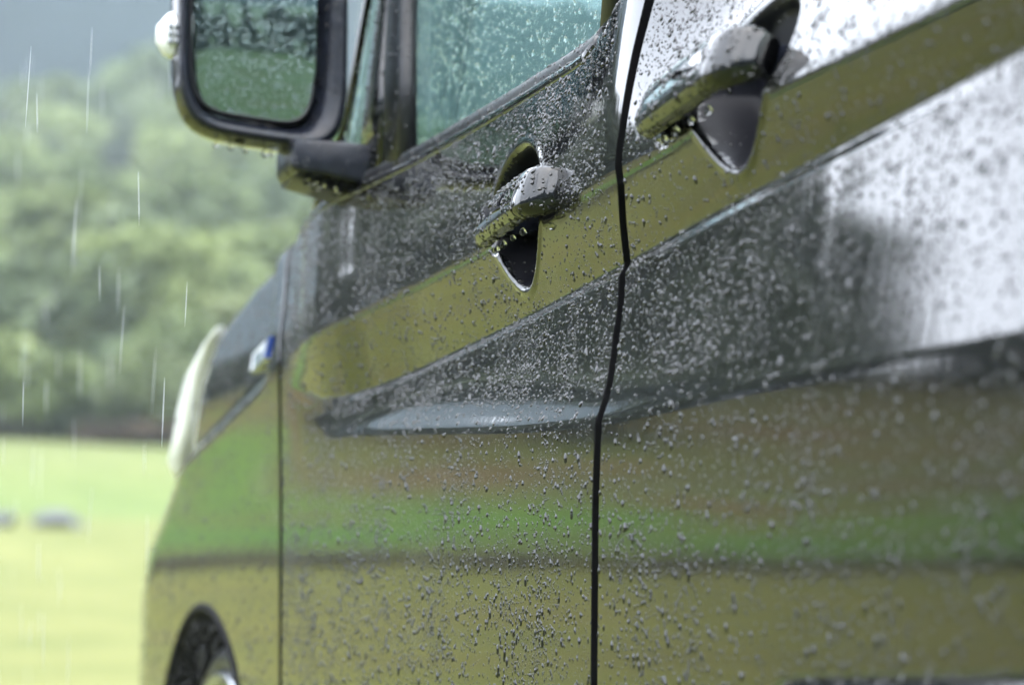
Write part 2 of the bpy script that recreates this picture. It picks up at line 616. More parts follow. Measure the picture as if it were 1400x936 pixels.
# wood on the other side ahead, seen only in the paint
WOOD = 'dark tree of the wood mirrored in the van paint'
for row, (y, n, lo, hi, a0, a1) in enumerate(((48, 10, 3.0, 4.5, -19, 1), (55, 7, 8.5, 11, -17.5, -12.5), (64, 8, 12.5, 15.5, -17.0, -12.5), (58, 7, 3.5, 5.0, -12, 1))):
    for i in range(n):
        az = a0 + (a1 - a0) * (i + .5 + random.uniform(-.25, .25)) / n
        yy = y + random.uniform(-3, 3)
        h = random.uniform(lo, hi)
        k = ('broad', 'conifer', 'broad')[(i + row) % 3] + str(random.randrange(3))
        w = h * (random.uniform(.8, 1.1) if k.startswith('broad') else .95)
        plant(k, 'woodland_tree', ray_x(az, yy), yy, w, h, WOOD, 'tree', 'dark wood mirrored in the van side')
# the wood falls away in ragged steps towards the open sky on the outer side
for az, yy, h in ((-17.6, 59, 14.0), (-18.3, 63, 14.0), (-19.0, 66, 13.2), (-19.9, 60, 11.0), (-20.9, 64, 10.2), (-21.9, 61, 8.8), (-22.9, 65, 9.8), (-23.6, 60, 8.4), (-24.5, 64, 9.0), (-25.3, 61, 8.2), (-26.4, 64, 8.8), (-27.6, 61, 8.0), (-29, 63, 8.6), (-30.6, 62, 8.4), (-32.4, 63, 8.8)):
    plant(('broad', 'conifer', 'broad')[int(yy) % 3] + str(int(h) % 3), 'woodland_tree', ray_x(az, yy), yy, h * .62, h, WOOD, 'tree', 'dark wood mirrored in the van side')
# conifers behind the camera, seen in the door mirror
for i in range(26):
    az = 180 - 2 + 38 * (i + .5) / 26 + random.uniform(-.6, .6)
    d = random.uniform(52, 64)
    h = random.uniform(3.2, 6.2)
    plant(('conifer%d', 'broad%d')[i % 2] % random.randrange(3), 'dark_tree', d * math.sin(R(az)), d * math.cos(R(az)), h * 1.15, h, 'dark tree in the row reflected in the door mirror', 'tree', 'trees reflected in the door mirror')


# ------------------------------------------------------------------ rocks
def rock_mesh(seed):
    bm = bmesh.new()
    bmesh.ops.create_icosphere(bm, subdivisions=3, radius=1)
    r = np.random.default_rng(seed)
    dirs = r.normal(size=(9, 3))
    for v in bm.verts:
        d = 1.0
        for q in dirs:
            q = q / np.linalg.norm(q)
            d = min(d, 0.72 / max(1e-3, float(np.dot(q, v.co)))) if np.dot(q, v.co) > .74 else d
        v.co *= d * (1 + 0.05 * math.sin(7 * v.co.x + seed) * math.sin(6 * v.co.y))
    me = bpy.data.meshes.new('rock')
    bm.to_mesh(me)
    bm.free()
    me.materials.append(M['rock'])
    return me


rock_me = [rock_mesh(s) for s in range(4)] + [rock_mesh(s) for s in range(4)]
for me in rock_me[4:]:
    me.materials[0] = M['stone']


def rock(i, x, y, sx, sy, sz, label, group=None):
    o = bpy.data.objects.new('rock', rock_me[i])
    COL.objects.link(o)
    o.location = (x, y, float(terrain(x, y)) + sz * .12)
    o.scale = (sx, sy, sz)
    o.rotation_euler = (0, 0, random.random() * 6)
    o['label'] = label
    o['category'] = 'rock'
    if group:
        o['group'] = group


rock(0, 30 * math.tan(R(6.0)), 30, .30, .30, .16, 'grey rock on the blurred meadow at the left edge of the picture')
rock(1, 30 * math.tan(R(7.32)), 30, .34, .3, .17, 'pale grey rock in the blurred meadow between the picture edge and the van')
for i in range(64):
    x = -0.5 - i * 0.26
    rock(4 + i % 4, x, 30 + .5 * math.sin(i * .9), random.uniform(.18, .34), .3, random.uniform(.11, .18), 'dark stone of the row mirrored low in the van side', 'row of stones mirrored in the van side')

# ------------------------------------------------------------------ the van body surface
D = 0.616
VAN = empty('van', (D, 2.0, 0), label='glossy black van wet with rain, seen close along its side', category='van')


def seam_front(z):
    return np.interp(z, [.2, .605, .75, .85, .95, 1.0, 1.06, 1.12], [2.965, 2.97, 2.974, 2.978, 2.96, 2.975, 3.02, 3.06])


def seam_rear(z):
    return np.interp(z, [.2, .6, .73, .79, .85, .905, .93, .956, 1.0, 1.05, 1.12], [1.902, 1.901, 1.896, 1.889, 1.897, 1.896, 1.886, 1.873, 1.866, 1.862, 1.848])


def plan_offset(y, z):
    y0 = np.interp(z, [.2, .64, .72, .78, .86, .95, 1.02, 1.1], [3.84, 3.85, 3.84, 3.80, 3.58, 3.48, 3.44, 3.36])
    t = np.maximum(0, y - y0)
    return 0.6 * t ** 2 + 3.0 * np.maximum(0, t - .32) ** 2


def Zc(y):
    return np.interp(y, [.4, 1.0, 1.26, 1.44, 1.89, 2.13, 2.36, 2.60, 2.70, 2.78, 2.95], [.936, .93, .925, .92, .9036, .898, .893, .887, .886, .891, .922])


def Zl(y):
    return np.interp(y, [.4, 1.0, 1.3, 1.6, 1.89, 2.1, 2.4, 2.6, 2.74, 2.82, 2.95], [.77, .772, .776, .783, .788, .801, .825, .84, .848, .868, .921])


def Zu(y):
    return np.interp(y, [.4, 1.5, 1.9, 2.4, 2.7, 3.0], [.962, .961, .965, .958, .951, .945])


def Htop(y):
    return np.interp(y, [2.9, 3.1, 3.3, 3.5, 3.7, 4.0, 4.4], [1.105, 1.096, 1.084, 1.048, .995, .91, .80])


def theta(y, z):
    """upward tilt of the skin in degrees at distance y along the van and height z"""
    rear = 1 - sm(1.40, 2.30, y)          # the scoop changes slowly from door to door
    shoulder = 1 - sm(1.69, 1.915, y)     # the shoulder above the band changes at the door gap
    cf = 1 - sm(2.80, 2.955, y)
    zc, zl, zu = Zc(y), Zl(y), Zu(y)
    th = np.zeros(np.broadcast(y, z).shape)
    # lower fold under the sliding door
    th = th + 24 * (np.exp(-((z - .603) / .006) ** 2) - np.exp(-((z - .580) / .006) ** 2)) * (1 - sm(1.50, 1.58, y))
    # scoop between the lower line and the crease
    wid = 0.007 + 0.028 * (1 - rear)
    up = sm(zl - .004, zl + .005, z)
    peak = (1 + 25 * (1 - rear)) * (1 - sm(2.45, 2.90, y)) * np.exp(-np.maximum(0, z - zl - .010) / wid)
    scoop = up * (4.4 + 6.4 * rear - 2 * sm(2.66, 2.8, y) + peak - 6.5 * sm(zc - .038, zc - .010, z))
    ledge = (17 + 30 * (1 - rear)) * (1 - sm(2.62, 2.76, y)) * np.exp(-((z - (zc - .0055)) / .0035) ** 2)
    above = sm(zc - .003, zc + .002, z)
    band = -14.5 + 2.5 * (z - zc) / (zu - zc)
    upper_rear = band * (1 - sm(zu - .002, zu + .006, z)) + 26 * sm(zu - .001, zu + .012, z)
    upper_front = band * (1 - sm(zu - .010, zu + .016, z)) + 7.0 * sm(zu - .005, zu + .085, z) + 2 * sm(zu + .0, zu + .02, z)
    upper = shoulder * upper_rear + (1 - shoulder) * upper_front
    door = scoop * (1 - above) + ledge * (1 - above * .8) + upper * above
    # front part where the crease has died out
    soft = -3.5 * sm(.80, .88, z) * (1 - sm(.915, .955, z)) + 12 * sm(.928, 1.0, z)
    cfu = np.where(z > zu, 1 - sm(2.45, 3.02, y), cf)
    th = th + cfu * door + (1 - cfu) * soft * sm(2.45, 3.0, y)
    # wing: soft fold running down towards the lamp
    zf = .937 - .095 * (y - 3.05)
    fe = sm(3.02, 3.10, y)
    th = th + fe * 52 * np.exp(-((z - zf) / .008) ** 2)
    # roll over on to the bonnet
    h = Htop(y)
    th = th + sm(2.99, 3.02, y) * (82 - th) * sm(h - .035, h + .004, z)
    return np.clip(th, -20, 86)


def cup_q(y, z, yc, zc):
    """1 on the edge of a handle cup: round above, drawn in towards its lower end"""
    t = (z - zc) / .055
    return np.sqrt(((y - yc) / (.074 * (1 + .34 * np.clip(t, -1, 0)))) ** 2 + ((z - zc) / np.where(t < 0, .060, .054)) ** 2)


def cup(y, z, yc, zc):
    q = cup_q(y, z, yc, zc)
    return 1 - sm(.76, 1.0, q), 0.0012 * np.exp(-((q - 1.05) / .05) ** 2)


CUPS = [(2.140, .977), (1.658, .989)]


def surf(Yfun, u, s, cups=(), z0=.22):
    """Yfun(u, z) -> Y.  marches up the section from z0 in steps of s; returns points (nu, ns, 3)"""
    nu, ns = len(u), len(s)
    P = np.zeros((nu, ns, 3))
    z = np.full(nu, z0)
    off = np.zeros(nu)
    for j in range(ns):
        if j:
            ds = s[j] - s[j - 1]
            yy = Yfun(u, np.full(nu, min(z0 + s[j], 1.12)))
            t = np.radians(theta(yy, z))
            z = z + ds * np.cos(t)
            off = off + ds * np.sin(t)
        yy = Yfun(u, np.minimum(z, 1.12))
        P[:, j, 0] = D + off + plan_offset(yy, z)
        P[:, j, 1] = yy
        P[:, j, 2] = z
    for yc, zc in cups:
        # bring a ring of vertices on to the edge of the cup so that its outline is clean
        pick = np.abs(cup_q(P[:, :, 1], P[:, :, 2], yc, zc) - .965) < .020
        for _ in range(4):
            q = cup_q(P[:, :, 1], P[:, :, 2], yc, zc)
            k = np.where(pick, .965 / np.maximum(q, 1e-6), 1.0)
            P[:, :, 1] = yc + (P[:, :, 1] - yc) * k
            P[:, :, 2] = zc + (P[:, :, 2] - zc) * k
        w, rim_ = cup(P[:, :, 1], P[:, :, 2], yc, zc)
        floor_ = P[:, :, 0][w > 0].mean() + .034 - .12 * (P[:, :, 2] - zc)     # the cup has a flat floor of its own
        P[:, :, 0] = P[:, :, 0] * (1 - w) + floor_ * w - rim_
    return P


def grid_normals(P):
    du = np.gradient(P, axis=0)
    dv = np.gradient(P, axis=1)
    n = np.cross(du, dv)
    n /= np.linalg.norm(n, axis=2)[..., None] + 1e-12
    if n[..., 0].mean() > 0:
        n = -n
    return n


def z_top(y):
    return np.interp(y, [.5, 1.5, 1.90, 1.945, 1.99, 2.30, 2.64, 3.08], [1.11, 1.11, 1.10, 1.082, 1.071, 1.078, 1.086, 1.092])


def trim_top(P, s):
    """slide the upper rows of each column so that the skin ends at the belt line"""
    Q = P.copy()
    s0 = .70
    for i in range(P.shape[0]):
        z = P[i, :, 2]
        y = P[i, -1, 1]
        smax = np.interp(float(z_top(y)), z, s)
        sn = np.where(s < s0, s, s0 + (s - s0) * (smax - s0) / (s[-1] - s0))
        for c in range(3):
            Q[i, :, c] = np.interp(sn, s, P[i, :, c])
    return Q


def dense(*spans):
    a = np.concatenate([np.arange(p, q, st) for p, q, st in spans])
    a = np.unique(np.round(a, 6))
    return a[np.concatenate([[True], np.diff(a) > 0.0004])]


S_DOOR = dense((0, .30, .02), (.30, .42, .003), (.42, .54, .006), (.54, .66, .0022), (.66, .72, .0016), (.72, .84, .0022), (.84, .93, .003))
BELT = 1.092


def panel(name, y_rear, y_front, u, s, cups=(), lo_flange=True, hi_flange=True, stop=None, **kw):
    """a door skin with rolled edges at both seams; u=0 rear edge, 1 front edge"""
    def Yf(uu, z):
        a, b = y_rear(z), y_front(z)
        return a + (b - a) * uu
    P = trim_top(surf(Yf, u, s, cups), s)
    N = grid_normals(P)
    cols = [P]
    if hi_flange:
        T = P[-1] - P[-2]
        T /= np.linalg.norm(T, axis=1)[:, None]
        cols.append(np.stack([P[-1] + T * a - N[-1] * b for a, b in ((0, 0), (.0004, .0008), (.0005, .018))]))
    if lo_flange:
        T = P[0] - P[1]
        T /= np.linalg.norm(T, axis=1)[:, None]
        cols.insert(0, np.stack([P[0] + T * a - N[0] * b for a, b in ((.0005, .018), (.0004, .0008), (0, 0))]))
    Q = np.concatenate(cols)
    keep = np.ones((Q.shape[0] - 1, Q.shape[1] - 1), bool)      # the skin and its flange share no vertices: a sharp edge
    if lo_flange:
        keep[2] = False
    if hi_flange:
        keep[-3] = False
    o = mesh_obj(name, Q.reshape(-1, 3), grid_faces(*Q.shape[:2], keep=keep), M['paint'], VAN, **kw)
    o.data.materials.append(M['recess'])      # body flange coloured dark to stand for the shade inside the gap
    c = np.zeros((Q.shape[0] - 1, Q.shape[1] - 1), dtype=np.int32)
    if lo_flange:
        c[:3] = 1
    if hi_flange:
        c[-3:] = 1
    sm_ = (c == 0)
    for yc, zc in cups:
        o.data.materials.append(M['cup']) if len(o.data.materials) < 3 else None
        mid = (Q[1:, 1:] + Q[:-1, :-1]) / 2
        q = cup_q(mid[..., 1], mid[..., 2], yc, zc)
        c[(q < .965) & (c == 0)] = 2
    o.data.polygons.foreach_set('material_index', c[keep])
    o.data.polygons.foreach_set('use_smooth', sm_[keep])
    return o, P, N


def u_lin(a, b, *spans):
    y = dense(*spans)
    u = (y - a) / (b - a)
    return np.unique(np.concatenate([[0], u[(u > .002) & (u < .998)], [1]]))


GAP = .0068
u_front = u_lin(1.90, 3.0, (1.90, 2.0, .006), (2.0, 2.26, .0026), (2.26, 3.01, .008))
FD, FP, FN = panel('front_door', lambda z: seam_rear(z) + .0085, lambda z: seam_front(z) - GAP, u_front, S_DOOR, CUPS[:1])
u_slide = u_lin(.55, 1.895, (.55, 1.2, .02), (1.2, 1.59, .008), (1.59, 1.79, .0026), (1.79, 1.895, .006))
SD, SP, SN = panel('sliding_door', lambda z: np.full_like(z, .55), lambda z: seam_rear(z) - .0075, u_slide, S_DOOR, CUPS[1:])
u_q = np.linspace(0, 1, 30)
QP, _, _ = panel('rear_quarter_panel', lambda z: np.full_like(z, -1.1), lambda z: np.full_like(z, .543), u_q, S_DOOR)

# wing and bonnet edge, with the wheel arch cut out
WY, WZ, WR = 3.45, .333, .365
u_f = np.linspace(0, 1, 170)
s_f = np.concatenate([np.arange(0, .90, .007), np.arange(.90, 1.02, .006)])


def fender_y(u, z):
    a = seam_front(z) + GAP
    return a + (4.36 - a) * u


FPt = surf(fender_y, u_f, s_f)
dy, dz = FPt[:, :, 1] - WY, FPt[:, :, 2] - WZ
rad = np.hypot(dy, dz)
cell = .011
snap = np.abs(rad - WR) < cell * .62
FPt[:, :, 1] = np.where(snap, WY + dy / rad * WR, FPt[:, :, 1])
FPt[:, :, 2] = np.where(snap, WZ + dz / rad * WR, FPt[:, :, 2])
inside = rad < WR - cell * .62
cells_in = inside[:-1, :-1] | inside[1:, :-1] | inside[1:, 1:] | inside[:-1, 1:]
FNn = grid_normals(FPt)
T = FPt[0] - FPt[1]
T /= np.linalg.norm(T, axis=1)[:, None]
fl = np.stack([FPt[0] + T * a - FNn[0] * b for a, b in ((.0005, .018), (.0005, .0015), (.0003, .0003))])
Q = np.concatenate([fl, FPt])
keep = np.concatenate([np.ones((3, cells_in.shape[1]), bool), ~cells_in])
FEN = mesh_obj('front_wing', Q.reshape(-1, 3), grid_faces(*Q.shape[:2], keep=keep), M['paint'], VAN)
FEN.data.materials.append(M['recess'])  # wing flange takes the same dark tone as painted gap shade
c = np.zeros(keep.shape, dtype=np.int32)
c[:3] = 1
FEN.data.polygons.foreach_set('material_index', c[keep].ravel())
FEN.data.polygons.foreach_set('use_smooth', (c == 0)[keep].ravel())

# wheel arch lip and liner
an = np.linspace(R(-25), R(205), 90)
rings = []
for a in an:
    c, s_ = math.cos(a), math.sin(a)
    yy = WY + c * WR
    zz = WZ + s_ * WR
    xo = D + float(plan_offset(np.array(yy), np.array(zz)))
    rings.append([(xo - .0015, WY + c * (WR + .006), WZ + s_ * (WR + .006)), (xo - .004, WY + c * WR, WZ + s_ * WR), (xo - .001, WY + c * (WR - .006), WZ + s_ * (WR - .006)),
                  (xo + .03, WY + c * (WR - .008), WZ + s_ * (WR - .008)), (xo + .03, WY + c * (WR + .01), WZ + s_ * (WR + .01))])
v, f = loft(rings)
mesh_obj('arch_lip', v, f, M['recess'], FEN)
rings = []
for xo, rr in ((.012, WR - .007), (.10, WR - .012), (.28, WR - .018), (.30, .02)):
    rings.append([(D + xo, WY + math.cos(a) * rr, WZ + math.sin(a) * rr) for a in np.linspace(0, 2 * np.pi, 48, endpoint=False)])
v, f = loft(rings, caps=False)
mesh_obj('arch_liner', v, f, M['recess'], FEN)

# dark body behind the seams
def backing(name, yf, z0, z1):
    zz = np.linspace(z0, z1, 60)
    th = surf(lambda u, z: yf(z), np.array([0., 1.]), np.linspace(0, z1 - z0, 60), z0=z0)
    x = th[0, :, 0] + .022
    a = np.stack([x, yf(th[0, :, 2]) - .03, th[0, :, 2]], -1)
    b = np.stack([x, yf(th[0, :, 2]) + .03, th[0, :, 2]], -1)
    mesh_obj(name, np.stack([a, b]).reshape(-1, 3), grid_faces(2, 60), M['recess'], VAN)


backing('door_pillar', seam_rear, .22, 1.13)
backing('hinge_pillar', seam_front, .22, 1.08)

# ---- top edge of the doors, belt moulding, windows, cabin
def top_edge(P, y):
    col = P[:, -1]
    o = np.argsort(col[:, 1])
    return float(np.interp(y, col[o, 1], col[o, 0])), float(np.interp(y, col[o, 1], col[o, 2]))


def edge_x(y):
    return top_edge(FP, y)[0] if y > 1.93 else top_edge(SP, y)[0]


def edge_z(y):
    return top_edge(FP, y)[1] if y > 1.93 else top_edge(SP, y)[1]


def belt_strip(name, y0, y1, prof, mat, parent, n=40):
    rings = []
    for y in np.linspace(y0, y1, n):
        xe, ze = edge_x(y), edge_z(y)
        rings.append([(xe + a, y, ze + b) for a, b in prof])
    v, f = loft(rings)
    return mesh_obj(name, v, f, mat, parent)


lip = [(-.0012, -.004), (-.0018, .001), (.001, .0045), (.006, .005), (.009, .002), (.009, -.01), (.002, -.012)]
mould = [(.0065, .0055), (.006, .012), (.009, .0175), (.014, .021), (.020, .022), (.022, .018), (.022, -.01), (.010, -.012)]
for nm, par, y0, y1 in (('front', FD, 1.965, 3.035), ('slide', SD, .56, 1.945)):
    belt_strip('belt_trim', y0, y1, lip, M['paint'], par)
    belt_strip('belt_moulding', y0, y1 - (.20 if nm == 'front' else 0), mould, M['rubber'], par)

TILT = math.tan(R(5.0))


def win_x(y, z):
    return edge_x(y) + .020 + (z - edge_z(y)) * TILT


def pane(name, ys, zt, parent, inset=0.0, th=.004):
    """ys: (y_rear_low, y_front_low, y_rear_top, y_front_top)"""
    a, b, c, d = ys
    n = 10
    O, I = [], []
    for i in range(n + 1):
        u = i / n
        for z in (0, 1):
            yl, yt = a + (b - a) * u, c + (d - c) * u
            y = yl if z == 0 else yt
            zz = edge_z(min(max(yl, .6), 3.0)) - .005 if z == 0 else zt
            x = win_x(min(max(yl, .6), 3.0), zz) + inset
            O.append((x, y, zz))
            I.append((x + th, y, zz))
    V = np.array(O + I)
    m = len(O)
    fo = grid_faces(n + 1, 2)
    F = fo.tolist() + (fo[:, ::-1] + m).tolist()
    for i in range(n):
        F.append([2 * i, 2 * i + m, 2 * i + 2 + m, 2 * i + 2])
        F.append([2 * i + 1, 2 * i + 3, 2 * i + 3 + m, 2 * i + 1 + m])
    F.append([0, 1, 1 + m, m])
    F.append([2 * n, 2 * n + m, 2 * n + 1 + m, 2 * n + 1])
    return mesh_obj(name, V, F, M['tint'], parent, smooth=False)


WIN = pane('window_glass', (1.99, 2.59, 2.02, 2.66), 1.62, FD)
pane('window_glass', (.60, 1.88, .65, 1.90), 1.62, SD)
pane('quarter_glass', (2.72, 2.88, 2.69, 2.755), 1.46, FD, inset=.004)


def bar(name, pts, hw, th, mat, parent, up=None):
    """post lying in the window plane through pts (y, z)"""
    rings = []
    for (y, z, w) in pts:
        yc = min(max(y, .6), 3.0)
        x = win_x(yc, z)
        r = superring(w, th, 4, 16)
        rings.append([(x + q[1] - .002, y + q[0], z) for q in r])
    v, f = loft(rings)
    return mesh_obj(name, v, f, mat, parent)


bar('window_sash', [(2.597, 1.085, .037), (2.630, 1.20, .037), (2.650, 1.30, .028), (2.66, 1.45, .024), (2.64, 1.62, .024)], 0, .012, M['rubber'], FD)
bar('quarter_pillar', [(2.690, 1.085, .058), (2.702, 1.20, .028), (2.694, 1.30, .019), (2.69, 1.45, .014), (2.67, 1.55, .012)], 0, .008, M['paint'], FD)
bar('rear_sash', [(1.965, 1.09, .018), (1.97, 1.3, .018), (1.985, 1.62, .02)], 0, .012, M['rubber'], FD)
# windscreen pillar
rings = []
for (x, y, z, w) in ((.655, 3.04, 1.075, .010), (.652, 2.94, 1.13, .008), (.656, 2.835, 1.20, .007), (.664, 2.79, 1.30, .007), (.68, 2.73, 1.42, .008), (.74, 2.55, 1.62, .013), (.80, 2.42, 1.74, .02)):
    r = superring(w, w * 1.3, 2.4, 16)
    rings.append([(x + q[0] * .9, y + q[1] * .8, z + q[1] * .6) for q in r])
v, f = loft(rings)
mesh_obj('windscreen_pillar', v, f, M['paint'], VAN)

# roof, far side, windscreen, dashboard, seats: the cabin seen through the wet glass
RIGHT = D + 1.72
v, f = box_mesh(.80, RIGHT - .18, -1.0, 2.42, 1.70, 1.76, .02)
mesh_obj('roof', v, f, M['paint'], VAN)
ws = [(.675, 3.12, 1.075), (RIGHT - .07, 3.12, 1.075), (RIGHT - .20, 2.42, 1.72), (.80, 2.42, 1.72)]
V = ws + [(a, b - .004, c - .004) for a, b, c in ws]
mesh_obj('windscreen', V, [(0, 1, 2, 3), (7, 6, 5, 4), (0, 4, 5, 1), (1, 5, 6, 2), (2, 6, 7, 3), (3, 7, 4, 0)], M['tint'], VAN, smooth=False)
v, f = join(box_mesh(RIGHT - .05, RIGHT, -1.1, 3.9, .22, 1.06, .02), box_mesh(RIGHT - .12, RIGHT - .06, 1.9, 2.0, 1.06, 1.72, .01), box_mesh(RIGHT - .12, RIGHT - .06, .4, .5, 1.06, 1.72, .01), box_mesh(RIGHT - .12, RIGHT - .06, -1.1, -.9, 1.06, 1.72, .01))
mesh_obj('far_side', v, f, M['paint'], VAN)
v, f = box_mesh(.70, RIGHT - .06, -1.1, 3.9, .22, .28, .01)
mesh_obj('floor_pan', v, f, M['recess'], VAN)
v, f = box_mesh(.70, RIGHT - .06, -1.14, -1.10, .24, 1.70, .01)
mesh_obj('tailgate', v, f, M['paint'], VAN)
v, f = join(box_mesh(.715, RIGHT - .08, 2.62, 3.18, .75, 1.05, .05), box_mesh(1.55, 1.98, 2.55, 2.8, 1.03, 1.10, .03))
DASH = mesh_obj('dashboard', v, f, M['cabin'], VAN)
for sx in (1.05, 1.82):
    v, f = join(box_mesh(sx - .24, sx + .24, 1.70, 2.2, .42, .60, .06, 3), box_mesh(sx - .23, sx + .23, 1.62, 1.76, .55, 1.16, .06, 3))
    st = mesh_obj('seat', v, f, M['fabric'], VAN)
    v, f = box_mesh(sx - .13, sx + .13, 1.62, 1.72, 1.21, 1.38, .04, 3)
    mesh_obj('headrest', v, f, M['fabric'], st)
t = np.linspace(0, 2 * np.pi, 40, endpoint=False)
rings = []
for a in t:
    c = np.array([1.80 + .19 * math.cos(a), 2.46 + .19 * .35 * math.sin(a), 1.0 + .19 * .93 * math.sin(a)])
    rr = superring(.016, .016, 2, 10)
    d = np.array([math.cos(a), .35 * math.sin(a), .93 * math.sin(a)])
    nn = np.array([0, -.93, .35])
    rings.append([c + d * q[0] + nn * q[1] for q in rr])
rings.append(rings[0])
v, f = loft(rings, caps=False)
mesh_obj('steering_wheel', v, f, M['rubber'], VAN)

# bonnet and nose
yb = np.linspace(3.12, 4.36, 40)
last = FPt[:, -1]
o = np.argsort(last[:, 1])
V = []
for y in yb:
    x0 = float(np.interp(y, last[o, 1], last[o, 0]))
    z0 = float(np.interp(y, last[o, 1], last[o, 2]))
    for k in np.linspace(0, 1, 16):
        x = x0 + .004 + k * (RIGHT - (x0 - D) - x0)
        V.append((x, y, z0 + .03 * math.sin(math.pi * k) - .002))
mesh_obj('bonnet', V, grid_faces(len(yb), 16, flip=False), M['paint'], VAN)
v, f = box_mesh(.95, RIGHT - .3, 4.2, 4.40, .25, .80, .08, 3)
mesh_obj('front_bumper', v, f, M['paint'], VAN)
v, f = box_mesh(.75, RIGHT - .1, 3.14, 3.24, 1.04, 1.072, .01)
mesh_obj('cowl_panel', v, f, M['rubber'], VAN)

# ---- headlamp bulging past the wing
rings = []
for (x, y, z, wy, wx) in ((.655, 3.55, 1.055, .006, .006), (.652, 3.60, 1.035, .028, .013), (.646, 3.655, 1.00, .046, .018), (.643, 3.69, .965, .050, .018), (.641, 3.715, .93, .046, .017), (.638, 3.735, .90, .036, .017), (.642, 3.75, .870, .006, .005)):
    r = superring(wx, wy, 2.3, 24)
    rings.append([(x + q[0], y + q[1], z + q[1] * -.25) for q in r])
v, f = loft(rings)
HL = mesh_obj('headlight', v, f, M['lens'], VAN)

# ---- front wheel
def lathe_x(prof, yc, zc, m=64):
    a = np.linspace(0, 2 * np.pi, m, endpoint=False)
    return loft([[(x, yc + r * math.cos(t), zc + r * math.sin(t)) for t in a] for x, r in prof], caps=False)


WHY, WHZ = 3.45, .340
WH = empty('front_wheel', (0, 0, 0))
WH.parent = VAN
WH.matrix_parent_inverse = Matrix.Translation(-VAN.location)
x0 = D + .030
v, f = lathe_x([(x0 + .012, .278), (x0 - .002, .284), (x0 - .005, .295), (x0 + .002, .310), (x0 + .014, .320), (x0 + .03, .326), (x0 + .10, .328), (x0 + .17, .324), (x0 + .20, .30), (x0 + .20, .27)], WHY, WHZ)
tyre = mesh_obj('tyre', v, f, M['tyre'], WH)
v, f = lathe_x([(x0 + .010, .280), (x0 - .006, .283), (x0 - .010, .277), (x0 - .004, .262), (x0 + .04, .250), (x0 + .12, .24), (x0 + .13, .03), (x0 + .10, .0)], WHY, WHZ)
rim = mesh_obj('rim', v, f, M['rim'], WH)
sp = []
for k in range(10):
    a = k * 2 * math.pi / 10
    rings = []
    for r_, w_, xx in ((.03, .016, .012), (.14, .018, .006), (.268, .024, .010)):
        q = superring(w_, .012, 3, 10)
        rings.append([(x0 + xx + p[1], WHY + r_ * math.cos(a) - p[0] * math.sin(a), WHZ + r_ * math.sin(a) + p[0] * math.cos(a)) for p in q])
    sp.append(loft(rings))
v, f = join(*sp)
mesh_obj('spoke', v, f, M['rim'], WH)

# ---- door handles
def handle(parent, y_front, y_rear, zh, base_x):
    """pull bar over the cup: slim front end, thick rear end with a separate cap"""
    L = y_front - y_rear

    def body(cen, tw):
        cen = np.array(cen)
        tt = np.unique(np.concatenate([cen[0, 0] + (cen[-1, 0] - cen[0, 0]) * np.linspace(0, 1, 60), cen[:, 0]]))
        fine = [np.interp(tt, cen[:, 0], cen[:, k]) for k in range(5)]
        for _ in range(40):        # relax the joints between the given sections
            for k in range(1, 5):
                d = fine[k]
                d[1:-1] = d[1:-1] * .5 + .25 * (d[:-2] + d[2:])
        rings = []
        for t_, z, off, a, b in zip(*fine):
            r = superring(a, b, 3.0, 36)
            rings.append([(base_x + off + q[0] * math.cos(tw) - q[1] * math.sin(tw) * .8, y_front - t_ * L, zh + z + q[0] * math.sin(tw) + q[1] * math.cos(tw)) for q in r])
        return loft(rings)
    v, f = body([(0, -.004, -.006, .0055, .0095), (.012, -.004, -.009, .0085, .0150), (.05, -.004, -.0120, .0098, .0178), (.14, -.003, -.0138, .0100, .0188), (.40, -.001, -.0160, .0100, .0194),
                 (.65, .000, -.0178, .0100, .0197), (.83, .0008, -.0188, .0100, .0198)], -.42)
    mesh_obj('door_handle', v, f, M['paint'], parent)
    v, f = body([(.842, .0008, -.0189, .0100, .0199), (.88, .001, -.0182, .0101, .0199), (.92, .001, -.0160, .0104, .0196), (.955, .0012, -.0115, .0106, .0188), (.988, .0012, -.005, .0102, .017), (1.0, .0012, .002, .007, .012)], -.40)
    mesh_obj('handle_cap', v, f, M['paint'], parent)
    for t_ in (.06, .90):      # feet that carry the bar
        rings = []
        for off, a in ((-.010, .009), (0, .010), (.03, .011)):
            r = superring(a, .011, 3, 16)
            rings.append([(base_x + off, y_front - t_ * L + q[0], zh + q[1]) for q in r])
        v, f = loft(rings)
        mesh_obj('handle_foot', v, f, M['plastic'], parent)


def surf_x(P, y, z):
    d = np.hypot(P[:, :, 1] - y, P[:, :, 2] - z)
    i = np.unravel_index(np.argmin(d), d.shape)
    return float(P[i][0])


bx1 = surf_x(FP, 2.25, .95)
bx2 = surf_x(SP, 1.78, .95)
HANDLES = ((FD, 2.200, 2.022, .976, bx1), (SD, 1.792, 1.600, .990, bx2))
for h_ in HANDLES:
    handle(*h_)

# ---- badge on the wing
def on_fender(y, z):
    d = np.hypot(FPt[:, :, 1] - y, FPt[:, :, 2] - z)
    i = np.unravel_index(np.argmin(d), d.shape)
    return float(FPt[i][0])


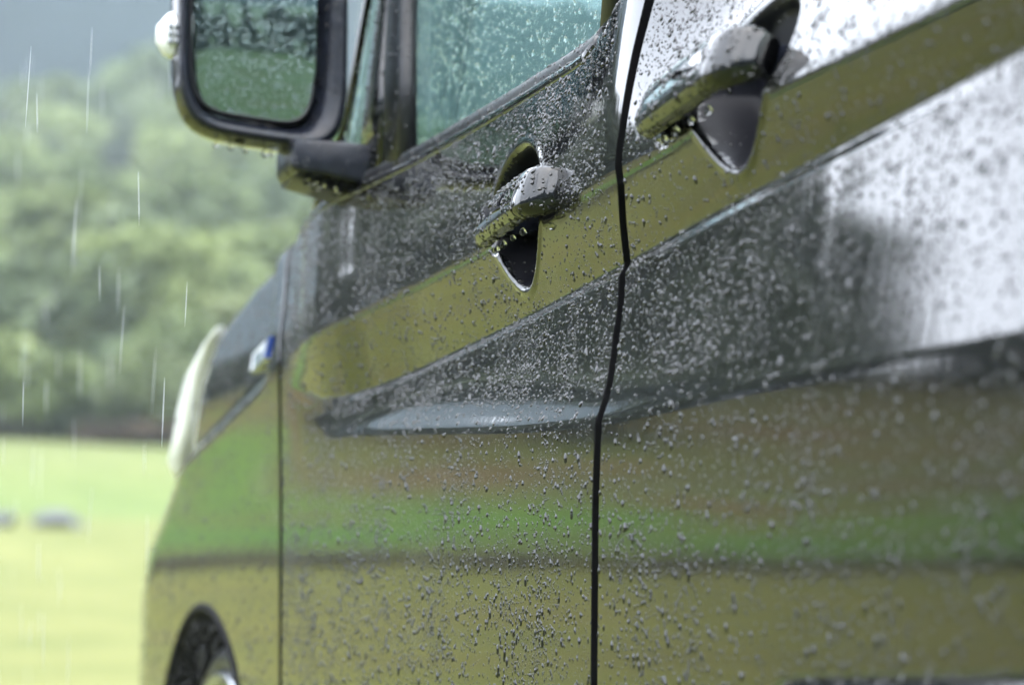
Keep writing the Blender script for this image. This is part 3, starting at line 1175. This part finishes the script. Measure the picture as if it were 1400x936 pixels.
bz, by0, by1 = .969, 3.022, 3.185
V = []
def slab(y0, y1, z0, z1, out, base=.004, lean=.0):
    V = []
    for (y, z) in ((y0, z0), (y1, z0), (y1, z1), (y0, z1)):
        x = on_fender(y, z)
        V.append((x + base, y + (z - bz) * lean, z))
    for (y, z) in ((y0 + .001, z0 + .001), (y1 - .001, z0 + .001), (y1 - .001, z1 - .001), (y0 + .001, z1 - .001)):
        x = on_fender(y, z)
        V.append((x - out, y + (z - bz) * lean, z))
    return V, [(0, 3, 2, 1), (4, 5, 6, 7), (0, 1, 5, 4), (1, 2, 6, 5), (2, 3, 7, 6), (3, 0, 4, 7)]


v, f = slab(by0, by1, bz - .012, bz + .012, .004, lean=-.3)
BD = mesh_obj('badge', v, f, M['blue'], VAN, smooth=False)
parts = []
for k in range(6):
    y = by0 + .032 + k * .0215
    parts.append(slab(y, y + .004, bz - .009, bz + .009, .0062, lean=-.3))
    parts.append(slab(y + .004, y + .016, bz + .0055, bz + .009, .0062, lean=-.3))
    if k % 2:
        parts.append(slab(y + .004, y + .016, bz - .009, bz - .0055, .0062, lean=-.3))
    else:
        parts.append(slab(y + .004, y + .014, bz - .002, bz + .0015, .0062, lean=-.3))
parts.append(slab(by0 + .026, by1 - .003, bz - .0105, bz + .0105, .0046, lean=-.3))
v, f = join(*parts)
mesh_obj('badge_lettering', v, f, M['silver'], BD, smooth=False)

# ---- door mirror
MR = empty('side_mirror', (0, 0, 0))
MR.parent = VAN
MR.matrix_parent_inverse = Matrix.Translation(-VAN.location)
MX, MY, MZ = .5400, 2.72, 1.262          # centre of the rear face
MW, MH = .0865, .128


def mring(w, h, y, e=5.0, n=56, cx=0, cz=0, taper=.0):
    r = superring(w, h, e, n)
    return [(MX + cx + q[0] * (1 + taper * q[1] / h), MY + y, MZ + cz + q[1] + .10 * (-q[0])) for q in r]


v, f = loft([mring(.0835, .1255, -.004)[::1], mring(.0845, .1265, .004), mring(.087, .129, .012), mring(.087, .128, .035, 4.2), mring(.080, .118, .062, 3.4), mring(.060, .092, .085, 2.8), mring(.028, .05, .096, 2.4), mring(.004, .006, .098, 2.4)], caps=False)
mesh_obj('mirror_housing', v, f, M['paint'], MR)
# bezel: outer rim rolling inwards to the sunk glass
v, f = loft([mring(.0842, .1262, .006), mring(.0846, .1266, -.006), mring(.0825, .1245, -.012), mring(.0775, .1195, -.012, cx=-.001), mring(.0715, .1135, -.004, cx=-.003), mring(.0665, .1085, .004, cx=-.006), mring(.0640, .106, .012, cx=-.008)], caps=False)
mesh_obj('mirror_rim', v, f, M['plastic'], MR)
v, f = loft([mring(.0605, .1015, -.001, cx=-.010), mring(.0625, .1035, -.003, cx=-.010), mring(.0640, .105, .001, cx=-.010), mring(.0640, .105, .010, cx=-.010)], caps=False)
mesh_obj('mirror_glass_edge', v, f, M['rubber'], MR)
gx, gz = np.linspace(-1, 1, 25), np.linspace(-1, 1, 33)
GXY = []
r_out = superring(.0625, .1035, 5.0, 56)
# convex glass, turned a little outwards
TX, TZ, RAD = -.20, -.055, 1.1
cv = []
nr = 12
for k in range(nr + 1):
    s_ = k / nr
    for q in r_out:
        dx, dzz = q[0] * s_, q[1] * s_
        yy = (dx * dx + dzz * dzz) / (2 * RAD) + dx * TX * -1 * -1 + dzz * TZ * 1
        # normal (-nx, -1, -nz): slope of y over x and z turns it
        cv.append((MX - .010 + dx, MY + .004 + (dx * dx + dzz * dzz) / (2 * RAD) - dx * TX * -1 - 0 * dzz + dzz * TZ, MZ + dzz + .10 * (-dx)))
m_ = len(r_out)
f = []
for k in range(nr):
    for j in range(m_):
        f.append((k * m_ + j, k * m_ + (j + 1) % m_, (k + 1) * m_ + (j + 1) % m_, (k + 1) * m_ + j))
MG = mesh_obj('mirror_glass', cv, f, M['mirror'], MR)
# repeater lamp on the outer edge
rings = []
for z, w, h in ((1.215, .004, .004), (1.222, .014, .012), (1.235, .018, .016), (1.25, .018, .017), (1.262, .013, .012), (1.268, .004, .004)):
    r = superring(w, h, 2.6, 20)
    rings.append([(MX - .0855 + q[0] + .012 * ((z - 1.24) / .03) ** 2, MY + .022 + q[1], z) for q in r])
v, f = loft(rings)
LM = mesh_obj('indicator_lamp', v, f, M['lens'], MR)
M['cell'] = simple('grey_reflector_cell', (0.30, 0.32, 0.34), 0.25, metal=0.5)
for k in range(6):
    xa, za = MX - .0935 + (k % 2) * .0065, 1.229 + (k // 2) * .0075
    v, f = box_mesh(xa, xa + .005, MY + .002, MY + .008, za, za + .006, .001)
    mesh_obj('lamp_cell', v, f, M['cell'], MR)
# arm to the door corner
rings = []
for x, y, z, hy, hz in ((.5655, 2.735, 1.121, .036, .0125), (.569, 2.733, 1.120, .042, .016), (.60, 2.73, 1.117, .046, .0185), (.63, 2.730, 1.113, .048, .021), (.655, 2.730, 1.109, .050, .0235), (.668, 2.73, 1.107, .050, .025)):
    r = superring(hy, hz, 9, 40)
    rings.append([(x, y + q[0], z + q[1]) for q in r])
v, f = loft(rings)
mesh_obj('mirror_arm', v, f, M['plastic'], MR)
rings = []
for x, z, hz in ((.572, 1.104, .006), (.60, 1.098, .008), (.64, 1.091, .010), (.668, 1.085, .012)):
    r = superring(.038, hz, 4, 20)
    rings.append([(x, 2.738 + q[0], z + q[1]) for q in r])
v, f = loft(rings)
mesh_obj('arm_underside', v, f, M['rubber'], MR)
parts = []
for k in range(5):
    parts.append(box_mesh(.578 + k * .011, .585 + k * .011, 2.698, 2.7, 1.0975 - k * .0022, 1.1005 - k * .0022, 0))
    parts.append(box_mesh(.578 + k * .011, .585 + k * .011, 2.698, 2.7, 1.0925 - k * .0022, 1.0955 - k * .0022, 0))
v, f = join(*parts)
mesh_obj('drain_slot', v, f, M['recess'], MR)


# ------------------------------------------------------------------ rain on the van
def drop_template(nr=4, m=8):
    """flattened bead on z=0, axis z; y is up the panel"""
    V = []
    for k in range(nr + 1):
        t = (k / nr) * math.pi / 2
        r_, h_ = math.sin(t + 1e-9), math.cos(t)
        rr = max(r_, 0) ** 0.85
        for j in range(m):
            a = 2 * math.pi * j / m
            V.append((rr * math.cos(a), rr * math.sin(a), h_ * .58))
    V = np.array(V)
    f = []
    for k in range(nr):
        for j in range(m):
            f.append((k * m + j, (k + 1) * m + j, (k + 1) * m + (j + 1) % m, k * m + (j + 1) % m))
    return V, np.array(f)


DT, DF = drop_template(4, 9)
DTs, DFs = drop_template(3, 7)


def bilinear(P, N, fu, fs):
    ni, nj = P.shape[:2]
    i, j = np.clip(fu.astype(int), 0, ni - 2), np.clip(fs.astype(int), 0, nj - 2)
    a, b = (fu - i)[:, None], (fs - j)[:, None]

    def g(A):
        return A[i, j] * (1 - a) * (1 - b) + A[i + 1, j] * a * (1 - b) + A[i, j + 1] * (1 - a) * b + A[i + 1, j + 1] * a * b
    n = g(N)
    return g(P), n / np.linalg.norm(n, axis=1)[:, None]


def scatter(P, N, n, ylo, yhi, zlo, zhi, dens):
    """n beads spread evenly by area over the panel, thinned by dens(y, z)"""
    ni, nj = P.shape[:2]
    ar = np.linalg.norm(np.cross(P[1:, :-1] - P[:-1, :-1], P[:-1, 1:] - P[:-1, :-1]), axis=2)
    cy, cz = P[:-1, :-1, 1], P[:-1, :-1, 2]
    w = ar * ((cy > ylo) & (cy < yhi) & (cz > zlo) & (cz < zhi)) * dens(cy, cz)
    w = (w / w.sum()).ravel()
    c = rng.choice(len(w), size=n, p=w)
    i, j = np.divmod(c, nj - 1)
    return bilinear(P, N, i + rng.random(n), j + rng.random(n))


def bead_mesh(P, N, rad, stretch, T=DT, Fa=DF):
    n = len(P)
    up = np.tile([0, 0, 1.0], (n, 1))
    up = up - N * (up * N).sum(1)[:, None]
    up /= np.linalg.norm(up, axis=1)[:, None] + 1e-9
    si = np.cross(up, N)
    V = np.repeat(T[None], n, 0).copy()
    ph = rng.random((n, 3)) * 6.28
    ang = np.arctan2(T[:, 1], T[:, 0])[None]
    wob = 1 + .16 * np.sin(2 * ang + ph[:, :1]) + .10 * np.sin(3 * ang + ph[:, 1:2])
    V[:, :, 0] *= wob
    V[:, :, 1] *= wob * stretch[:, None]
    # sag: the belly hangs below the middle
    sag = .30 * (T[:, 2] / .58)[None]
    V[:, :, 1] -= sag * stretch[:, None]
    V[:, :, 0] *= 1 - .22 * np.clip(V[:, :, 1] / stretch[:, None], -1, 1)
    V *= rad[:, None, None]
    W = P[:, None] + V[:, :, :1] * si[:, None] + V[:, :, 1:2] * up[:, None] + V[:, :, 2:] * N[:, None] - N[:, None] * .00008
    Fo = (Fa[None] + (np.arange(n) * len(T))[:, None, None]).reshape(-1, 4)
    return W.reshape(-1, 3), Fo


def radii(n, med, sig, lo, hi):
    return np.clip(np.exp(rng.normal(math.log(med), sig, n)), lo, hi)


def noise2(y, z, s):
    return .5 + .25 * np.sin(y * s + 2 * np.sin(z * s * .7)) + .25 * np.sin(z * s * 1.3 + 1.7 * np.sin(y * s * .8 + 1))


def dens_door(y, z):
    zc, zl = Zc(y), Zl(y)
    d = np.where(z > zl, 2.3, 1.1)
    d = np.where((z > zc) & (z < Zu(y)), 1.1, d)
    d = np.where(z > Zu(y), 2.3, d)
    d = np.where((z > zl) & (z < zl + .02), .7, d)
    for yc, z_ in CUPS:
        q = np.hypot((y - yc) / .074, (z - z_) / .055)
        d = np.where(q < 1.05, .22, d)
    return d * (.45 + noise2(y, z, 23.)) * (.55 + .9 * noise2(y * 1.0, z * .15, 61.))


VB, FB, MB_, nb = [], [], [], 0


def add_beads(P, N, rad, st, small=False, clear=False):
    global nb
    v, f = bead_mesh(P, N, rad, st, DTs if small else DT, DFs if small else DF)
    VB.append(v)
    FB.append(f + nb)
    MB_.append(np.full(len(f), int(clear), dtype=np.int32))
    nb += len(v)


def stretch_for(P, r):
    low = 1 - sm(.66, .80, P[:, 2])
    return 1.0 + rng.random(len(P)) * (.25 + .9 * low)


for (P, N, n1, n2, y0, y1) in ((FP, FN, 32000, 30000, 1.9, 3.08), (SP, SN, 22000, 14000, 1.15, 1.92), (FPt, FNn, 12000, 6000, 3.0, 4.0)):
    p, nn = scatter(P, N, n1, y0, y1, .52, 1.11, dens_door)
    r = radii(len(p), .00068, .44, .0003, .0019)
    add_beads(p, nn, r, stretch_for(p, r))
    p, nn = scatter(P, N, n2, y0, y1, .52, 1.11, dens_door)
    r = radii(len(p), .00036, .3, .0002, .0007)
    add_beads(p, nn, r, stretch_for(p, r), True)


def mesh_beads(ob, n, med, sig, lo, hi, test, stretch=1.15, small=False, clear=False, out=None):
    """beads on any mesh part, picked by area over faces passing test(centre, normal)"""
    me = ob.data
    nv = len(me.vertices)
    co = np.zeros(nv * 3)
    me.vertices.foreach_get('co', co)
    co = co.reshape(-1, 3)
    C_, A_, Nn, idx = [], [], [], []
    for pl in me.polygons:
        if len(pl.vertices) > 4:
            continue
        c, q = np.array(pl.center), np.array(pl.normal)
        if out is not None and q.dot(out) < 0:
            q = -q
        if test(c, q):
            C_.append(c)
            A_.append(pl.area)
            Nn.append(q)
            idx.append(list(pl.vertices))
    if not A_:
        return
    A_ = np.array(A_)
    ch = rng.choice(len(A_), size=n, p=A_ / A_.sum())
    pts = []
    for k in ch:
        q = co[idx[k]]
        a, b = rng.random(2)
        if len(q) == 4:
            pts.append(q[0] * (1 - a) * (1 - b) + q[1] * a * (1 - b) + q[2] * a * b + q[3] * (1 - a) * b)
        else:
            if a + b > 1:
                a, b = 1 - a, 1 - b
            pts.append(q[0] + (q[1] - q[0]) * a + (q[2] - q[0]) * b)
    r = radii(n, med, sig, lo, hi)
    add_beads(np.array(pts), np.array(Nn)[ch], r, np.full(n, stretch) * rng.uniform(.8, 1.2, n), small, clear)


for ch in list(FD.children) + list(SD.children):
    nm = ch.name.split('.')[0]
    if nm == 'door_handle':
        mesh_beads(ch, 260, .0011, .35, .0005, .0024, lambda c, q: q[0] < .5)
    elif nm == 'handle_cap':
        mesh_beads(ch, 70, .0011, .35, .0005, .0024, lambda c, q: q[0] < .5)
    elif nm == 'belt_moulding':
        mesh_beads(ch, 900, .0009, .35, .0004, .002, lambda c, q: (q[0] < .1) & (c[1] > 1.1))
    elif nm == 'belt_trim':
        mesh_beads(ch, 700, .0008, .35, .0004, .0016, lambda c, q: (q[0] < .1) & (c[1] > 1.1))
    elif nm == 'window_sash':
        mesh_beads(ch, 120, .0010, .35, .0004, .002, lambda c, q: (q[0] < .1) & (c[2] < 1.3))
    elif nm == 'quarter_pillar':
        mesh_beads(ch, 260, .0010, .35, .0004, .002, lambda c, q: (q[0] < .1) & (c[2] < 1.3))
for ch in MR.children:
    nm = ch.name.split('.')[0]
    if nm == 'mirror_housing':
        mesh_beads(ch, 420, .0011, .35, .0005, .0022, lambda c, q: (q[0] < .2))
    elif nm == 'mirror_glass':
        mesh_beads(ch, 2200, .0008, .38, .0004, .0016, lambda c, q: c[2] < 1.33, clear=True, out=np.array([0, -1, 0]))
    elif nm == 'mirror_rim':
        mesh_beads(ch, 160, .0009, .35, .0004, .0018, lambda c, q: q[1] < 0)
    elif nm == 'mirror_arm':
        mesh_beads(ch, 160, .0010, .35, .0005, .002, lambda c, q: q[1] < .1)
for nm in ('headlight',):
    mesh_beads(HL, 60, .0015, .3, .0008, .003, lambda c, q: True)
# window glass: outer face only
me = WIN.data
zb = 1.085
n = 3600
yy = rng.uniform(1.98, 2.60, n)
zz = zb + rng.random(n) ** 1.0 * .26
xx = np.array([win_x(a, b) for a, b in zip(yy, zz)])
nw = np.array([-math.cos(R(5)), 0, math.sin(R(5))])
r = radii(n, .00085, .38, .0004, .0022)
add_beads(np.stack([xx, yy, zz], -1), np.tile(nw, (n, 1)), r, rng.uniform(1, 1.5, n), clear=True)
n = 500
yy = rng.uniform(2.72, 2.84, n)
zz = zb + rng.random(n) * .24
xx = np.array([win_x(min(a, 3.0), b) + .004 for a, b in zip(yy, zz)])
r = radii(n, .0009, .38, .0004, .002)
add_beads(np.stack([xx, yy, zz], -1), np.tile(nw, (n, 1)), r, rng.uniform(1, 1.5, n), clear=True)

V_all, F_all = np.concatenate(VB), np.concatenate(FB)
me = bpy.data.meshes.new('rain_beads')
me.vertices.add(len(V_all))
me.vertices.foreach_set('co', V_all.ravel())
nf = len(F_all)
me.loops.add(nf * 4)
me.loops.foreach_set('vertex_index', F_all.ravel().astype(np.int32))
me.polygons.add(nf)
me.polygons.foreach_set('loop_start', np.arange(0, nf * 4, 4, dtype=np.int32))
me.polygons.foreach_set('use_smooth', np.ones(nf, bool))
me.update(calc_edges=True)
me.materials.append(M['bead'])
me.materials.append(M['water'])
me.polygons.foreach_set('material_index', np.concatenate(MB_))
ob = bpy.data.objects.new('rain_beads', me)
COL.objects.link(ob)
ob['kind'] = 'stuff'
ob['label'] = 'fine beads of rain covering the van'

# the largest beads, one object each
bead_me = []
for k in range(4):
    r1 = np.array([1.0])
    v, f = bead_mesh(np.zeros((1, 3)), np.array([[0, 0, 1.0]]) * 1.0 + np.array([[0, 1e-4, 0]]), r1, np.array([1.0 + .22 * k]), *drop_template(6, 14))
    # local frame: bead_mesh put 'up' along +y here? rebuild plainly
    T, Fa = drop_template(6, 14)
    ang = np.arctan2(T[:, 1], T[:, 0])
    T = T.copy()
    wob = 1 + .10 * np.sin(2 * ang + k) + .06 * np.sin(3 * ang + 2 * k)
    st = 1.05 + .25 * k
    T[:, 0] *= wob
    T[:, 1] *= wob * st
    T[:, 1] -= .32 * T[:, 2] / .58 * st
    T[:, 0] *= 1 - .24 * np.clip(T[:, 1] / st, -1, 1)
    me = bpy.data.meshes.new('water_drop')
    me.from_pydata(T.tolist(), [], Fa.tolist())
    me.polygons.foreach_set('use_smooth', np.ones(len(me.polygons), bool))
    me.materials.append(M['bead'])
    bead_me.append(me)


def single_drop(p, n, r, k, label, group):
    o = bpy.data.objects.new('water_drop', bead_me[k % 4])
    COL.objects.link(o)
    n = Vector(n).normalized()
    up = (Vector((0, 0, 1)) - n * n.z).normalized()
    si = up.cross(n)
    m = Matrix((si, up, n)).transposed().to_4x4()
    o.matrix_world = Matrix.Translation(Vector(p) - n * .0001) @ m @ Matrix.Diagonal((r, r, r, 1))
    o['label'] = label
    o['category'] = 'water drop'
    o['group'] = group


for (P, N, n, y0, y1, where, lab) in ((FP, FN, 120, 1.92, 2.9, 'front', 'large clear raindrop beaded on the front door of the van'), (SP, SN, 95, 1.24, 1.88, 'slide', 'large raindrop beaded on the sliding door, right of the wide door gap'),
                                      (FPt, FNn, 25, 3.05, 3.7, 'wing', 'large raindrop beaded on the front wing beside the wheel arch')):
    p, nn = scatter(P, N, n, y0, y1, .58, 1.08, lambda y, z: np.ones_like(y) * np.where(sum(np.hypot((y - c[0]) / .09, (z - c[1]) / .07) < 1 for c in CUPS) > 0, 0, 1))
    rr = rng.uniform(.0013, .0024, n)
    for k in range(n):
        single_drop(p[k], nn[k], float(rr[k]), k, lab, {'front': 'large raindrops on the front door', 'slide': 'large raindrops on the sliding door', 'wing': 'large raindrops on the front wing'}[where])

# drops hanging from edges
def hang_mesh():
    rings = []
    for z, r_ in ((.9, .25), (.6, .55), (.2, .85), (-.25, 1.0), (-.7, .85), (-1.02, .5), (-1.15, .12)):
        rings.append([(r_ * math.cos(a), r_ * math.sin(a), z) for a in np.linspace(0, 2 * np.pi, 14, endpoint=False)])
    v, f = loft(rings)
    me = bpy.data.meshes.new('hanging_drop')
    me.from_pydata([tuple(q) for q in v], [], f)
    bm = bmesh.new()
    bm.from_mesh(me)
    bmesh.ops.recalc_face_normals(bm, faces=bm.faces)
    bm.to_mesh(me)
    bm.free()
    me.polygons.foreach_set('use_smooth', np.ones(len(me.polygons), bool))
    me.materials.append(M['water'])
    return me


hm = hang_mesh()


def hanging(x, y, z, r, label, group):
    o = bpy.data.objects.new('hanging_drop', hm)
    COL.objects.link(o)
    o.location = (x, y, z)
    o.scale = (r * 1.2, r * 1.2, r * 1.3)
    o['label'] = label
    o['category'] = 'water drop'
    o['group'] = group


for (x, z, r), w_ in zip(((.497, 1.1335, .0024), (.512, 1.1325, .0028), (.527, 1.1305, .003), (.546, 1.1275, .0034), (.553, 1.127, .0026)), ('leftmost', 'second from the left', 'middle', 'second from the right, largest', 'rightmost, beside the mirror arm')):
    hanging(x, 2.735, z, r, 'bright raindrop hanging under the mirror housing, ' + w_, 'drops hanging under the door mirror')
for (x, z, r), w_ in zip(((.581, 1.0955, .0032), (.590, 1.0915, .0044), (.598, 1.0905, .0028), (.610, 1.0865, .0036), (.645, 1.078, .0026)), ('leftmost at its outer end', 'largest, second from the left', 'small one in the middle', 'second from the right', 'rightmost, close to the door')):
    hanging(x, 2.702, z, r, 'bright raindrop hanging under the mirror arm, ' + w_, 'drops hanging under the mirror arm')
for (_, y1_, y0_, zh, bx), lab, grp in zip(HANDLES, ('raindrop hanging from the front door handle', 'raindrop hanging from the sliding door handle'), ('drops hanging from the front door handle', 'drops hanging from the sliding door handle')):
    for (t_, r), w_ in zip(((.06, .0030), (.14, .0022), (.30, .0024), (.48, .0020), (.66, .0024)), ('largest, at its front end', 'second from its front end', 'middle one', 'second from the grip cap', 'next to the grip cap')):
        off = np.interp(t_, [.03, .34, .7], [-.010, -.0155, -.018])
        hanging(bx + off + .005, y1_ - t_ * (y1_ - y0_), zh - .0225, r, lab + ', ' + w_, grp)

# rain falling past, as thin threads of water standing in the air
parts = []
for k in range(120):
    y = random.uniform(2.2, 6.0)
    if random.random() < .25:
        az = random.uniform(9, 19)
    else:
        az = random.uniform(3.5, 10)
    x = y * math.tan(R(az))
    if x > D - .10 and y < 4.4:
        x = random.uniform(.30, D - .10)
    z = HC + y * math.tan(R(random.uniform(-.5, 13)))
    L = random.uniform(.016, .034)
    w = random.uniform(.0002, .0004)
    tx, ty = random.uniform(-.05, .05), random.uniform(-.06, .02)
    rings = []
    for t in np.linspace(-1, 1, 5):
        rr = w * (1 - .8 * abs(t) ** 2)
        rings.append([(x + tx * L * t + rr * math.cos(a), y + ty * L * t + rr * math.sin(a), z + t * L) for a in (0, 1.57, 3.14, 4.71)])
    parts.append(loft(rings))
v, f = join(*parts)
mesh_obj('falling_rain', v, f, M['thread'], kind='stuff', label='thin threads of falling rain')

# ------------------------------------------------------------------ air
hz = bpy.data.materials.new('haze_air')
hz.use_nodes = True
t = hz.node_tree
t.nodes.clear()
pv = t.nodes.new('ShaderNodeVolumePrincipled')
pv.inputs['Color'].default_value = (0.80, 0.92, 1.0, 1)
pv.inputs['Density'].default_value = 0.0009
pv.inputs['Anisotropy'].default_value = 0.0
om = t.nodes.new('ShaderNodeOutputMaterial')
t.links.new(pv.outputs[0], om.inputs['Volume'])
v, f = box_mesh(-285, 285, -285, 285, -12, 168, 0)
mesh_obj('haze', v, f, hz, smooth=False, kind='stuff')
